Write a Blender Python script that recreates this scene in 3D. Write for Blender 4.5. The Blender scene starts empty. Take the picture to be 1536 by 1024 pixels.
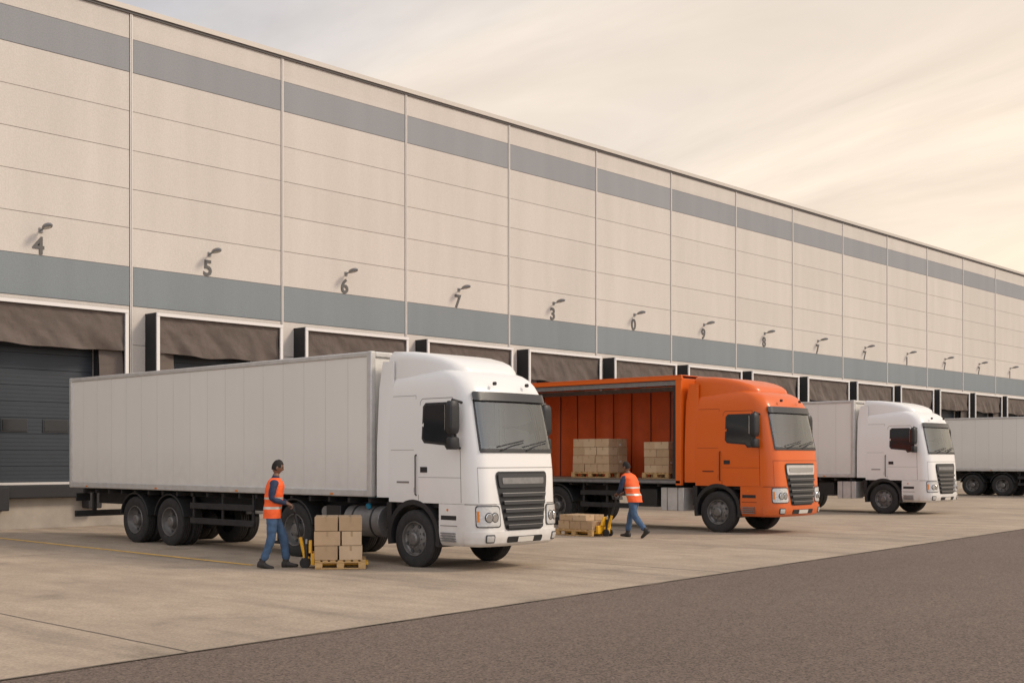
import bpy, bmesh, math, random
from mathutils import Vector, Matrix, noise, Quaternion
R = math.radians
random.seed(4)
scn = bpy.context.scene
COL = scn.collection

# ------------------------------------------------------------------ materials
def mat(name, color, rough=0.6, metal=0.0, var=0.0, vscale=3.0, bump=0.0, bscale=80.0,
        coat=0.0, spec=0.5, dirt=None, stretch=None, bdist=0.01):
    m = bpy.data.materials.new(name); m.use_nodes = True
    nt = m.node_tree; N = nt.nodes; L = nt.links
    p = N['Principled BSDF']
    p.inputs['Roughness'].default_value = rough
    p.inputs['Metallic'].default_value = metal
    p.inputs['Coat Weight'].default_value = coat
    p.inputs['Coat Roughness'].default_value = 0.12
    p.inputs['Specular IOR Level'].default_value = spec
    p.inputs['Base Color'].default_value = (*color, 1)
    tc = N.new('ShaderNodeTexCoord')
    src = tc.outputs['Object']
    if stretch:
        mp = N.new('ShaderNodeMapping'); mp.inputs['Scale'].default_value = stretch
        L.new(src, mp.inputs['Vector']); src = mp.outputs['Vector']
    cur = None
    if var > 0:
        n = N.new('ShaderNodeTexNoise'); n.inputs['Scale'].default_value = vscale
        n.inputs['Detail'].default_value = 5; n.inputs['Roughness'].default_value = 0.6
        L.new(src, n.inputs['Vector'])
        mr = N.new('ShaderNodeMapRange'); mr.inputs['From Min'].default_value = .25; mr.inputs['From Max'].default_value = .75
        mr.inputs['To Min'].default_value = 1-var; mr.inputs['To Max'].default_value = 1+var
        L.new(n.outputs['Fac'], mr.inputs['Value'])
        vm = N.new('ShaderNodeVectorMath'); vm.operation = 'SCALE'
        vm.inputs[0].default_value = color
        L.new(mr.outputs['Result'], vm.inputs['Scale'])
        L.new(vm.outputs['Vector'], p.inputs['Base Color']); cur = vm.outputs['Vector']
    if dirt:
        z0, z1, dc, am = dirt
        sx = N.new('ShaderNodeSeparateXYZ'); L.new(tc.outputs['Object'], sx.inputs[0])
        mr = N.new('ShaderNodeMapRange'); mr.inputs['From Min'].default_value = z0; mr.inputs['From Max'].default_value = z1
        mr.inputs['To Min'].default_value = am; mr.inputs['To Max'].default_value = 0.0
        L.new(sx.outputs['Z'], mr.inputs['Value'])
        n2 = N.new('ShaderNodeTexNoise'); n2.inputs['Scale'].default_value = 5; n2.inputs['Detail'].default_value = 6
        L.new(tc.outputs['Object'], n2.inputs['Vector'])
        mu = N.new('ShaderNodeMath'); mu.operation = 'MULTIPLY'
        L.new(mr.outputs['Result'], mu.inputs[0]); L.new(n2.outputs['Fac'], mu.inputs[1])
        mx = N.new('ShaderNodeMix'); mx.data_type = 'RGBA'
        mx.inputs['A'].default_value = (*color, 1); mx.inputs['B'].default_value = (*dc, 1)
        if cur: L.new(cur, mx.inputs['A'])
        L.new(mu.outputs[0], mx.inputs['Factor']); L.new(mx.outputs['Result'], p.inputs['Base Color'])
    if bump > 0:
        n3 = N.new('ShaderNodeTexNoise'); n3.inputs['Scale'].default_value = bscale; n3.inputs['Detail'].default_value = 4
        L.new(src, n3.inputs['Vector'])
        bp = N.new('ShaderNodeBump'); bp.inputs['Strength'].default_value = bump; bp.inputs['Distance'].default_value = bdist
        L.new(n3.outputs['Fac'], bp.inputs['Height']); L.new(bp.outputs['Normal'], p.inputs['Normal'])
    return m

GR = (.25,.20,.155)
M = {}
M['white'] = mat('white_paint', (.81,.79,.755), .34, coat=.4, dirt=(.4,1.5,GR,.50))
M['orange'] = mat('orange_paint', (.70,.120,.008), .38, coat=.22, spec=.35, dirt=(.4,1.5,GR,.36))
M['boxwhite'] = mat('trailer_panel', (.745,.715,.66), .5, var=.035, vscale=.9, dirt=(1.15,2.1,GR,.34), stretch=(1,1,.25))
M['alu'] = mat('aluminium_rail', (.56,.54,.51), .5, .3, var=.12, vscale=6)
M['alud'] = mat('dull_steel', (.24,.235,.23), .5, .5, var=.2, vscale=8)
M['slat'] = mat('grille_slat', (.055,.055,.057), .35, .3)
M['black'] = mat('black_plastic', (.018,.018,.019), .5, var=.2, vscale=10)
M['chassis'] = mat('chassis_paint', (.022,.021,.021), .7, var=.4, vscale=6)
M['rubber'] = mat('tyre_rubber', (.026,.024,.023), .85, var=.35, vscale=9, bump=.3, bscale=60)
M['rim'] = mat('wheel_steel', (.19,.18,.17), .45, .5, var=.25, vscale=12)
M['chrome'] = mat('grille_metal', (.40,.40,.40), .3, .8)
M['darkglass'] = mat('side_glass', (.02,.022,.024), .06, spec=.7)
M['visor'] = mat('sun_visor', (.035,.035,.036), .25)
M['lamp'] = mat('headlamp_lens', (.55,.54,.52), .12, .15, spec=.8, bump=.5, bscale=25)
M['lamp_in'] = mat('headlamp_reflector', (.75,.75,.73), .12, .9)
M['amber'] = mat('amber_lens', (.7,.22,.02), .25)
M['redl'] = mat('red_lens', (.35,.02,.01), .3)
M['gap'] = mat('panel_gap', (.06,.06,.06), .8)
M['seam'] = mat('door_seam', (.20,.17,.15), .8)
M['seamo'] = mat('door_seam_orange', (.16,.03,.008), .8)
M['seamw'] = mat('trailer_seam', (.60,.57,.53), .6)
M['cabin'] = mat('cabin_trim', (.36,.34,.31), .8)
M['seat'] = mat('seat_fabric', (.13,.125,.12), .9)
M['blue'] = mat('blue_cap', (.02,.22,.34), .5)
M['plate'] = mat('licence_plate', (.65,.62,.55), .5)
M['curtain'] = mat('orange_curtain', (.62,.090,.008), .6, var=.12, vscale=2.5)
M['curtainseam'] = mat('curtain_strap', (.10,.02,.008), .7)
M['floorwood'] = mat('load_floor', (.20,.14,.09), .7, var=.25, vscale=7, stretch=(1,8,1))
M['wood'] = mat('pallet_wood', (.52,.33,.14), .75, var=.25, vscale=7, stretch=(1,1,6))
M['card1'] = mat('cardboard_a', (.50,.345,.205), .8, var=.08, vscale=5, bump=.15, bscale=40)
M['card2'] = mat('cardboard_b', (.44,.30,.175), .8, var=.08, vscale=5, bump=.15, bscale=40)
M['card3'] = mat('cardboard_c', (.55,.40,.25), .8, var=.08, vscale=5, bump=.15, bscale=40)
M['tape'] = mat('packing_tape', (.38,.26,.14), .3)
M['yellow'] = mat('jack_paint', (.80,.42,.02), .45, var=.1)
M['fabric'] = mat('shelter_fabric', (.128,.100,.084), .8, var=.15, vscale=1.6, bump=.5, bscale=5, bdist=.05)
M['shelterside'] = mat('shelter_side', (.018,.018,.020), .7)
M['trimw'] = mat('shelter_trim', (.76,.73,.70), .5)
M['door'] = mat('dock_door', (.030,.038,.048), .5, var=.08)
M['doorwin'] = mat('dock_door_window', (.010,.012,.015), .15)
M['plinth'] = mat('dock_concrete', (.36,.315,.265), .85, var=.2, vscale=1.5, bump=.3, bscale=30)
M['bumperr'] = mat('dock_bumper', (.025,.024,.025), .8)
M['trim'] = mat('wall_joint_trim', (.66,.62,.575), .45, .1)
M['cap'] = mat('parapet_cap', (.56,.51,.45), .5, .1)
M['core'] = mat('wall_backing', (.13,.12,.115), .9)
M['digit'] = mat('dock_number_paint', (.11,.105,.10), .6)
M['lampgrey'] = mat('wall_lamp_housing', (.22,.22,.22), .45, .3)
M['skin'] = mat('skin', (.20,.105,.065), .55)
M['hair'] = mat('hair', (.012,.009,.008), .8, bump=.6, bscale=120)
M['vest'] = mat('vest_orange', (.95,.13,.025), .7, var=.08, vscale=9, bump=.5, bscale=12, bdist=.03)
M['reflect'] = mat('vest_reflective', (.62,.60,.52), .35, .2)
M['sleeve'] = mat('navy_sleeve', (.022,.034,.075), .85, bump=.4, bscale=16, bdist=.02)
M['jeans'] = mat('jeans', (.055,.105,.19), .85, var=.25, vscale=9, bump=.5, bscale=14, bdist=.02)
M['boot'] = mat('boots', (.03,.025,.022), .6)
M['eye'] = mat('eye', (.02,.015,.012), .3)
M['lip'] = mat('lips', (.16,.06,.045), .6)

g = bpy.data.materials.new('windscreen_glass'); g.use_nodes = True
nt = g.node_tree; nt.nodes.clear()
o = nt.nodes.new('ShaderNodeOutputMaterial'); mx = nt.nodes.new('ShaderNodeMixShader')
tr = nt.nodes.new('ShaderNodeBsdfTransparent'); tr.inputs[0].default_value = (.82,.85,.83,1)
gl = nt.nodes.new('ShaderNodeBsdfGlossy'); gl.inputs['Roughness'].default_value = .02; gl.inputs[0].default_value=(.90,.93,.93,1)
fr = nt.nodes.new('ShaderNodeFresnel'); fr.inputs[0].default_value = 1.5
ad = nt.nodes.new('ShaderNodeMath'); ad.operation='MULTIPLY_ADD'; ad.inputs[1].default_value=1.2; ad.inputs[2].default_value=.12
nt.links.new(fr.outputs[0], ad.inputs[0]); nt.links.new(ad.outputs[0], mx.inputs[0])
nt.links.new(tr.outputs[0], mx.inputs[1]); nt.links.new(gl.outputs[0], mx.inputs[2]); nt.links.new(mx.outputs[0], o.inputs[0])
M['glass'] = g

def wallmat(name, color, v=.025):
    m = mat(name, color, .75)
    nt = m.node_tree; N = nt.nodes; L = nt.links; p = N['Principled BSDF']
    geo = N.new('ShaderNodeNewGeometry')
    sn = N.new('ShaderNodeVectorMath'); sn.operation = 'SNAP'; sn.inputs[1].default_value = (5.06, 50, 1.065)
    sh = N.new('ShaderNodeVectorMath'); sh.operation='ADD'; sh.inputs[1].default_value=(-17.48+5.06*8, 0, -7.05+1.065*10)
    L.new(geo.outputs['Position'], sh.inputs[0]); L.new(sh.outputs[0], sn.inputs[0])
    wn = N.new('ShaderNodeTexWhiteNoise'); L.new(sn.outputs[0], wn.inputs['Vector'])
    n1 = N.new('ShaderNodeTexNoise'); n1.inputs['Scale'].default_value = 28; n1.inputs['Detail'].default_value = 3
    L.new(geo.outputs['Position'], n1.inputs['Vector'])
    n2 = N.new('ShaderNodeTexNoise'); n2.inputs['Scale'].default_value = 1.0; n2.inputs['Detail'].default_value = 4
    mp = N.new('ShaderNodeMapping'); mp.inputs['Scale'].default_value = (1.6,1,.18)
    L.new(geo.outputs['Position'], mp.inputs[0]); L.new(mp.outputs[0], n2.inputs['Vector'])
    def mr(src, a, b, lo=0., hi=1.):
        x = N.new('ShaderNodeMapRange'); x.inputs['From Min'].default_value=lo; x.inputs['From Max'].default_value=hi
        x.inputs['To Min'].default_value=a; x.inputs['To Max'].default_value=b; L.new(src, x.inputs['Value']); return x.outputs['Result']
    a = mr(wn.outputs['Value'], 1-v, 1+v); b = mr(n1.outputs['Fac'], .93, 1.07, .3, .7); c = mr(n2.outputs['Fac'], .95, 1.03, .3, .7)
    m1 = N.new('ShaderNodeMath'); m1.operation='MULTIPLY'; L.new(a,m1.inputs[0]); L.new(b,m1.inputs[1])
    m2 = N.new('ShaderNodeMath'); m2.operation='MULTIPLY'; L.new(m1.outputs[0],m2.inputs[0]); L.new(c,m2.inputs[1])
    vm = N.new('ShaderNodeVectorMath'); vm.operation='SCALE'; vm.inputs[0].default_value=color; L.new(m2.outputs[0], vm.inputs['Scale'])
    L.new(vm.outputs[0], p.inputs['Base Color'])
    bp = N.new('ShaderNodeBump'); bp.inputs['Strength'].default_value=.25; bp.inputs['Distance'].default_value=.01
    L.new(n1.outputs['Fac'], bp.inputs['Height']); L.new(bp.outputs['Normal'], p.inputs['Normal'])
    return m
M['wall'] = wallmat('wall_panel_cream', (.61,.555,.495))
M['stripe'] = wallmat('wall_panel_bluegrey', (.215,.240,.250), .04)
M['stripe2'] = wallmat('wall_panel_grey', (.28,.285,.295), .04)

def groundmat(name, color, kind):
    m = mat(name, color, .9, spec=.3)
    nt = m.node_tree; N = nt.nodes; L = nt.links; p = N['Principled BSDF']
    geo = N.new('ShaderNodeNewGeometry')
    def nz(scale, detail, st=(1,1,1), rough=.6):
        mp = N.new('ShaderNodeMapping'); mp.inputs['Scale'].default_value = st; L.new(geo.outputs['Position'], mp.inputs[0])
        n = N.new('ShaderNodeTexNoise'); n.inputs['Scale'].default_value=scale; n.inputs['Detail'].default_value=detail
        n.inputs['Roughness'].default_value=rough; L.new(mp.outputs[0], n.inputs['Vector']); return n.outputs['Fac']
    def mr(src, a, b, lo, hi):
        x = N.new('ShaderNodeMapRange'); x.inputs['From Min'].default_value=lo; x.inputs['From Max'].default_value=hi
        x.inputs['To Min'].default_value=a; x.inputs['To Max'].default_value=b; L.new(src, x.inputs['Value']); return x.outputs['Result']
    def mul(a,b):
        x = N.new('ShaderNodeMath'); x.operation='MULTIPLY'; L.new(a,x.inputs[0]); L.new(b,x.inputs[1]); return x.outputs[0]
    if kind == 'concrete':
        a = mr(nz(.35,5), .84,1.1,.3,.7); b = mr(nz(2.5,7,(1,.35,1)), .84,1.10,.3,.7); c = mr(nz(38,3), .78,1.20,.3,.7)
        s = mr(nz(.8,5,(1.6,.12,1)), .76,1.0,.32,.5)
        st = mr(nz(.55,3), .72,1.0,.28,.40)
        f = mul(mul(mul(a,b), mul(c,s)),st); bs, bd = 60, .006
    else:
        a = mr(nz(.25,5,(.5,1,1)), .90,1.08,.3,.7); b = mr(nz(3,5), .94,1.06,.3,.7)
        v = N.new('ShaderNodeTexVoronoi'); v.inputs['Scale'].default_value = 60; L.new(geo.outputs['Position'], v.inputs['Vector'])
        sp = N.new('ShaderNodeSeparateColor'); L.new(v.outputs['Color'], sp.inputs[0])
        c = mr(sp.outputs[0], .55,1.48,0,1)
        c2 = mr(nz(22,4), .82,1.18,.3,.7)
        f = mul(mul(a,b), mul(c,c2)); bs, bd = 90, .008
    vm = N.new('ShaderNodeVectorMath'); vm.operation='SCALE'; vm.inputs[0].default_value=color; L.new(f, vm.inputs['Scale'])
    L.new(vm.outputs[0], p.inputs['Base Color'])
    bp = N.new('ShaderNodeBump'); bp.inputs['Strength'].default_value=.45; bp.inputs['Distance'].default_value=bd
    L.new(nz(bs,3), bp.inputs['Height']); L.new(bp.outputs['Normal'], p.inputs['Normal'])
    return m
M['concrete'] = groundmat('concrete_surface', (.405,.325,.245), 'concrete')
M['asphalt'] = groundmat('asphalt_surface', (.145,.108,.085), 'asphalt')
M['ground'] = groundmat('ground_surface', (.16,.14,.11), 'asphalt')
M['joint'] = mat('joint_filler', (.17,.14,.11), .9, var=.3, vscale=4)
M['yline'] = mat('yellow_line_paint', (.70,.43,.10), .8, var=.35, vscale=7)

# ------------------------------------------------------------------ mesh builder
class B:
    def __init__(s): s.v=[]; s.f=[]; s.m=[]; s.slots=[]
    def mi(s, k):
        if k not in s.slots: s.slots.append(k)
        return s.slots.index(k)
    def add(s, vs, fs, k):
        o=len(s.v); s.v += [tuple(v) for v in vs]; i=s.mi(k)
        for f in fs: s.f.append([o+j for j in f]); s.m.append(i)
    def box(s,x0,x1,y0,y1,z0,z1,k,mtx=None):
        vs=[Vector((x,y,z)) for x in (x0,x1) for y in (y0,y1) for z in (z0,z1)]
        if mtx: vs=[mtx@v for v in vs]
        s.add(vs,[(0,1,3,2),(4,6,7,5),(0,4,5,1),(2,3,7,6),(0,2,6,4),(1,5,7,3)],k)
    def sbox(s,sg,xa,xb,y0,y1,z0,z1,k):
        a,c=sorted((sg*xa,sg*xb)); s.box(a,c,y0,y1,z0,z1,k)
    def cyl(s,p0,p1,r0,r1,k,n=16,caps=True):
        p0=Vector(p0);p1=Vector(p1);d=(p1-p0).normalized()
        a=d.orthogonal().normalized(); b=d.cross(a)
        vs=[];fs=[]
        for p,r in ((p0,r0),(p1,r1)):
            for i in range(n):
                t=2*math.pi*i/n; vs.append(p+(a*math.cos(t)+b*math.sin(t))*r)
        for i in range(n): j=(i+1)%n; fs.append((i,j,n+j,n+i))
        if caps: fs += [tuple(range(n))[::-1], tuple(range(n,2*n))]
        s.add(vs,fs,k)
    def tube(s,pts,r,k,n=10):
        for i in range(len(pts)-1):
            rr = r if not isinstance(r,(list,tuple)) else r[i]; r2 = r if not isinstance(r,(list,tuple)) else r[i+1]
            s.cyl(pts[i],pts[i+1],rr,r2,k,n)
            if i: s.ball(pts[i],(rr,rr,rr),k,8,6)
    def ball(s,c,rad,k,n=16,m=10,mtx=None,fn=None):
        vs=[];fs=[]
        c=Vector(c)
        for j in range(m+1):
            ph=math.pi*j/m
            for i in range(n):
                t=2*math.pi*i/n
                v=Vector((math.sin(ph)*math.cos(t),math.sin(ph)*math.sin(t),math.cos(ph)))
                v=Vector((v.x*rad[0],v.y*rad[1],v.z*rad[2]))
                if fn: v=fn(v)
                if mtx: v=mtx@v
                vs.append(c+v)
        for j in range(m):
            for i in range(n):
                i2=(i+1)%n; fs.append((j*n+i,j*n+i2,(j+1)*n+i2,(j+1)*n+i))
        s.add(vs,fs,k)
    def lathex(s,cx,cy,cz,prof,k,n=40,sg=1):
        vs=[];fs=[]
        for (x,r) in prof:
            for i in range(n):
                t=2*math.pi*i/n; vs.append((cx+sg*x,cy+r*math.cos(t),cz+r*math.sin(t)))
        for j in range(len(prof)-1):
            for i in range(n):
                i2=(i+1)%n; fs.append((j*n+i,j*n+i2,(j+1)*n+i2,(j+1)*n+i))
        s.add(vs,fs,k)
    def loft(s,rings,k,caps=True,closed=True,skip=None):
        n=len(rings[0]); vs=[p for r in rings for p in r]; fs=[]
        for j in range(len(rings)-1):
            for i in range(n if closed else n-1):
                if skip and skip(j,i): continue
                i2=(i+1)%n; fs.append((j*n+i,j*n+i2,(j+1)*n+i2,(j+1)*n+i))
        if caps: fs += [tuple(range(n))[::-1], tuple(range((len(rings)-1)*n,len(rings)*n))]
        s.add(vs,fs,k)
    def grid(s,nx,nz,fn,k):
        vs=[fn(i/nx,j/nz) for j in range(nz+1) for i in range(nx+1)]
        s.add(vs,[(j*(nx+1)+i,j*(nx+1)+i+1,(j+1)*(nx+1)+i+1,(j+1)*(nx+1)+i) for j in range(nz) for i in range(nx)],k)
    def finish(s,name,parent=None,bevel=0,angle=35,seg=2,loc=None,rotz=0):
        me=bpy.data.meshes.new(name); me.from_pydata(s.v,[],s.f)
        for k in s.slots: me.materials.append(M[k])
        me.polygons.foreach_set('material_index',s.m)
        bm=bmesh.new(); bm.from_mesh(me); bmesh.ops.recalc_face_normals(bm,faces=bm.faces)
        for f in bm.faces: f.smooth=True
        bm.to_mesh(me); bm.free()
        me.set_sharp_from_angle(angle=R(angle))
        ob=bpy.data.objects.new(name,me); COL.objects.link(ob)
        if parent: ob.parent=parent
        if loc: ob.location=loc
        ob.rotation_euler[2]=rotz
        if bevel:
            b=ob.modifiers.new('bevel','BEVEL'); b.width=bevel; b.segments=seg; b.limit_method='ANGLE'; b.angle_limit=R(50)
        return ob
def empty(name,loc,rotz=0,scale=1):
    e=bpy.data.objects.new(name,None); COL.objects.link(e); e.location=loc; e.rotation_euler[2]=rotz
    e.scale=scale if isinstance(scale,tuple) else (scale,)*3
    e.empty_display_size=.3
    return e
def interp(tab,z):
    if z<=tab[0][0]: return tab[0][1:]
    for a,b in zip(tab,tab[1:]):
        if z<=b[0]:
            t=(z-a[0])/(b[0]-a[0]); return [p+(q-p)*t for p,q in zip(a[1:],b[1:])]
    return tab[-1][1:]

# ------------------------------------------------------------------ ground
b=B(); b.add([(-1500,-1500,0),(1500,-1500,0),(1500,1500,0),(-1500,1500,0)],[(0,1,2,3)],'ground'); b.finish('ground')
def edgeY(x): return 9.45+.069*x
b=B(); n=60; xs=[-60+ i*(240/n) for i in range(n+1)]
b.add([(x,-40,.004) for x in xs]+[(x,edgeY(x)+.15,.004) for x in xs],[(i,i+1,n+2+i,n+1+i) for i in range(n)],'asphalt'); b.finish('asphalt_road')
b=B(); xs=[-60+i*.25 for i in range(961)]; n=len(xs)
b.add([(x,edgeY(x)+.035*noise.noise(Vector((x*1.3,0,0)))+.02*noise.noise(Vector((x*6,5,0))),.010) for x in xs]+[(x,30.5,.010) for x in xs],[(i,i+1,n+1+i,n+i) for i in range(n-1)],'concrete')
apron=b.finish('concrete_apron')
b=B()
def strip(b,x0,y0,x1,y1,w,z,k):
    d=Vector((x1-x0,y1-y0)).normalized(); p=Vector((-d.y,d.x))*w/2; ns=int(max(2,math.hypot(x1-x0,y1-y0)/.5)); vs=[]
    for i in range(ns+1):
        t=i/ns; x=x0+(x1-x0)*t; y=y0+(y1-y0)*t; j=.012*noise.noise(Vector((x*2,y*2,1)))
        vs += [(x+p.x+j,y+p.y,z),(x-p.x+j,y-p.y,z)]
    b.add(vs,[(2*i,2*i+1,2*i+3,2*i+2) for i in range(ns)],k)
for k in range(-3,18):
    x=6.5+10.12*k; strip(b,x-.2,edgeY(x)+.05,x+.15,30.3,.022,.014,'joint')
strip(b,-40,22.,150,22.,.016,.0142,'joint')
strip(b,-60,edgeY(-60)+.02,180,edgeY(180)+.02,.035,.0144,'joint')
b.finish('slab_joint_lines',apron)
b=B()
for x in (7.3,12.4): strip(b,x-.25,17.2,x+.1,30.1,.12,.0152,'yline')
b.finish('yellow_line_marking',apron)

# ------------------------------------------------------------------ warehouse
YW=30.4; S=5.06; X0=17.48; K0,K1=-6,26
wh=empty('warehouse_building',(0,0,0))
b=B()
rows=[(1.18,2.30),(2.30,3.60),(3.60,4.92),(4.92,5.98)]
for k in range(K0,K1):
    xl=X0+S*k; xr=xl+S; xc=xl+S/2; g=.007
    xl+=.055; xr-=.055
    for (a,c) in rows[:3]:
        b.box(xl,xc-1.45,YW,YW+.1,a+g,c-g,'wall'); b.box(xc+1.45,xr,YW,YW+.1,a+g,c-g,'wall')
    b.box(xl,xr,YW,YW+.1,4.92+g,5.98-g,'wall')
    b.box(xl,xr,YW-.012,YW+.1,5.98+g,7.05-g,'stripe')
    for i in range(5):
        z=7.05+1.064*i; b.box(xl,xr,YW,YW+.1,z+g,z+1.064-g,'wall')
    b.box(xl,xr,YW-.006,YW+.1,12.37+g,13.28-g,'stripe2')
    b.box(xl,xr,YW,YW+.1,13.28+g,14.02,'wall')
b.finish('wall_panels',wh)
b=B()
for k in range(K0,K1+1):
    x=X0+S*k
    b.box(x-.036,x-.008,YW-.03,YW+.1,1.2,14.02,'trim'); b.box(x+.008,x+.036,YW-.03,YW+.1,1.2,14.02,'trim')
xa=X0+S*K0; xb=X0+S*K1
b.box(xa-.1,xb+.1,YW-.09,YW+.3,14.03,14.17,'cap'); b.box(xa-.1,xb+.1,YW-.05,YW+.0,13.96,14.02,'core')
b.box(xa-.1,xb+.1,YW-.03,YW+.1,1.14,1.2,'trim')
b.finish('wall_trim_and_parapet',wh)
b=B(); b.box(xa,xb,YW+.16,YW+70,.02,14.0,'core'); b.finish('building_core',wh)
b=B(); b.box(xa,xb,YW-.06,YW+.15,0,1.13,'plinth'); b.finish('dock_plinth',wh,bevel=.02)
b=B()
for k in range(K0,K1):
    xc=X0+S*k+S/2
    for i in range(9):
        z=1.2+.415*i; b.box(xc-1.45,xc+1.45,YW+.09,YW+.14,z+.004,z+.411,'door')
        for q in (.1,.2,.3): b.box(xc-1.45,xc+1.45,YW+.082,YW+.09,z+q,z+q+.05,'door')
    for (p,q) in ((-1.02,-.38),(.08,.72)):
        b.box(xc+p-.03,xc+q+.03,YW+.065,YW+.085,2.49,2.83,'slat')
        b.box(xc+p,xc+q,YW+.05,YW+.07,2.52,2.80,'doorwin')
b.finish('dock_doors',wh,bevel=.008,seg=1)
b=B()
for k in range(K0,K1):
    xc=X0+S*k+S/2
    b.box(xc-1.5,xc+1.5,YW-.32,YW-.065,.80,1.14,'bumperr')
    for sx in (-1.25,1.25): b.box(xc+sx-.2,xc+sx+.2,YW-.42,YW-.07,.50,1.10,'bumperr')
b.finish('dock_leveller_bumpers',wh,bevel=.03)

def shelter(k):
    xc=X0+S*k+S/2; b=B(); hw=2.1; yf=-.6
    rnd=k*7.3
    for sg in (-1,1):
        b.sbox(sg,hw,hw-.06,yf+.03,-.002,1.15,5.74,'shelterside')
        b.sbox(sg,hw+.004,hw-.085,yf-.02,yf+.03,1.15,5.70,'trimw')
        b.sbox(sg,1.42,2.03,-.2,-.004,1.2,4.9,'shelterside')  # inner pads added in black, standing in for shade beside the door
    b.box(-hw,hw,yf+.03,-.002,5.74,5.80,'shelterside')
    b.box(-hw-.004,hw+.004,yf-.03,yf+.03,5.70,5.79,'trimw')
    def val(u,t):
        x=-2.02+4.04*u
        zb=4.72-.06*math.sin(u*3.14)+.05*noise.noise(Vector((x*1.2,rnd,0)))
        z=5.695+(zb-5.695)*t
        w=.10*t*noise.noise(Vector((x*1.3+z*1.1,z*.8,rnd)))+.07*(t+.15)*noise.noise(Vector((x*2.6+z*2.1,z*1.4,rnd+3)))+.02*noise.noise(Vector((x*7+z*4,z*4.,rnd+9)))
        return (x,yf+.06+w+.05*t,z)
    b.grid(56,18,val,'fabric')
    for sg in (-1,1):
        def sd_(u,t,sg=sg):
            z=5.0-3.8*t; x=sg*(2.03-.62*u-.02*math.sin(z*3+rnd))
            return (x,yf+.15+.12*u+.07*noise.noise(Vector((x*2.5,z*1.3,rnd))),z)
        b.grid(8,22,sd_,'fabric')
    b.finish('dock_shelter',loc=(xc,YW,0),angle=50)
for k in range(-4,22): shelter(k)

nums={-4:'1',-3:'2',-2:'3',-1:'4',0:'5',1:'6',2:'7',3:'3',4:'0',5:'9',6:'8',7:'7',8:'7',9:'1',10:'7',11:'7',12:'1',13:'7',14:'2',15:'7'}
for k,t in nums.items():
    xc=X0+S*k+S/2
    cu=bpy.data.curves.new('num','FONT'); cu.body=t; cu.size=.62; cu.extrude=.010; cu.offset=.014; cu.align_x='CENTER'
    to=bpy.data.objects.new('num_tmp',cu); COL.objects.link(to)
    bpy.context.view_layer.update()
    me=bpy.data.meshes.new_from_object(to.evaluated_get(bpy.context.evaluated_depsgraph_get()))
    bpy.data.objects.remove(to)
    me.materials.clear(); me.materials.append(M['digit'])
    ob=bpy.data.objects.new('dock_number',me); COL.objects.link(ob); ob.location=(xc-.10,YW-.012,7.09); ob.rotation_euler=(R(90),0,0)
    b=B()
    b.box(-.05,.05,-.03,0,-.06,.06,'lampgrey')
    b.tube([(0,-.02,0),(0,-.14,.02),(0,-.24,.04)],.020,'lampgrey',8)
    mt=Matrix.Rotation(R(-8),4,'X')
    b.ball((0,-.36,.055),(.11,.21,.08),'lampgrey',16,8,mt,fn=lambda v:Vector((v.x,v.y,max(v.z,-.03))))
    b.ball((0,-.37,.022),(.07,.14,.02),'plate',12,6,mt)
    b.finish('wall_lamp',loc=(xc-.04,YW,7.70),bevel=0)

# ------------------------------------------------------------------ truck parts
CT=[(.40,.10,1.05,.28),(.45,.03,1.11,.34),(.55,.0,1.14,.36),(.75,.0,1.145,.36),(1.10,.02,1.145,.34),(1.62,.05,1.145,.32),(1.92,.09,1.145,.30),
    (2.35,.19,1.125,.29),(2.73,.28,1.095,.28),(2.90,.33,1.08,.28),(3.02,.40,1.06,.29),(3.12,.49,1.03,.30),(3.20,.62,.98,.31),(3.26,.80,.92,.32),(3.29,1.05,.84,.32)]
WY=1.60; YB=2.20
def Q(q,z,off=0.,yb=None):
    yf,w,r=interp(CT,z); F=w-r; sg=1 if q>=0 else -1; q=abs(q); bow=.09
    if q<=1: x=F*q; y=yf+bow*(x/w)**2; nx,ny=0.12*q,-1
    elif q<=2:
        th=(q-1)*math.pi/2; x=F+r*math.sin(th); y=yf+bow*(F/w)**2+r*(1-math.cos(th)); nx,ny=math.sin(th),-math.cos(th)
    else:
        ys=yf+bow*(F/w)**2+r; x=w; y=ys+(q-2); nx,ny=1,0
        if yb is not None: y=ys+(yb-ys)*(q-2)
    return Vector((sg*(x+nx*off), y+ny*off, z))
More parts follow.
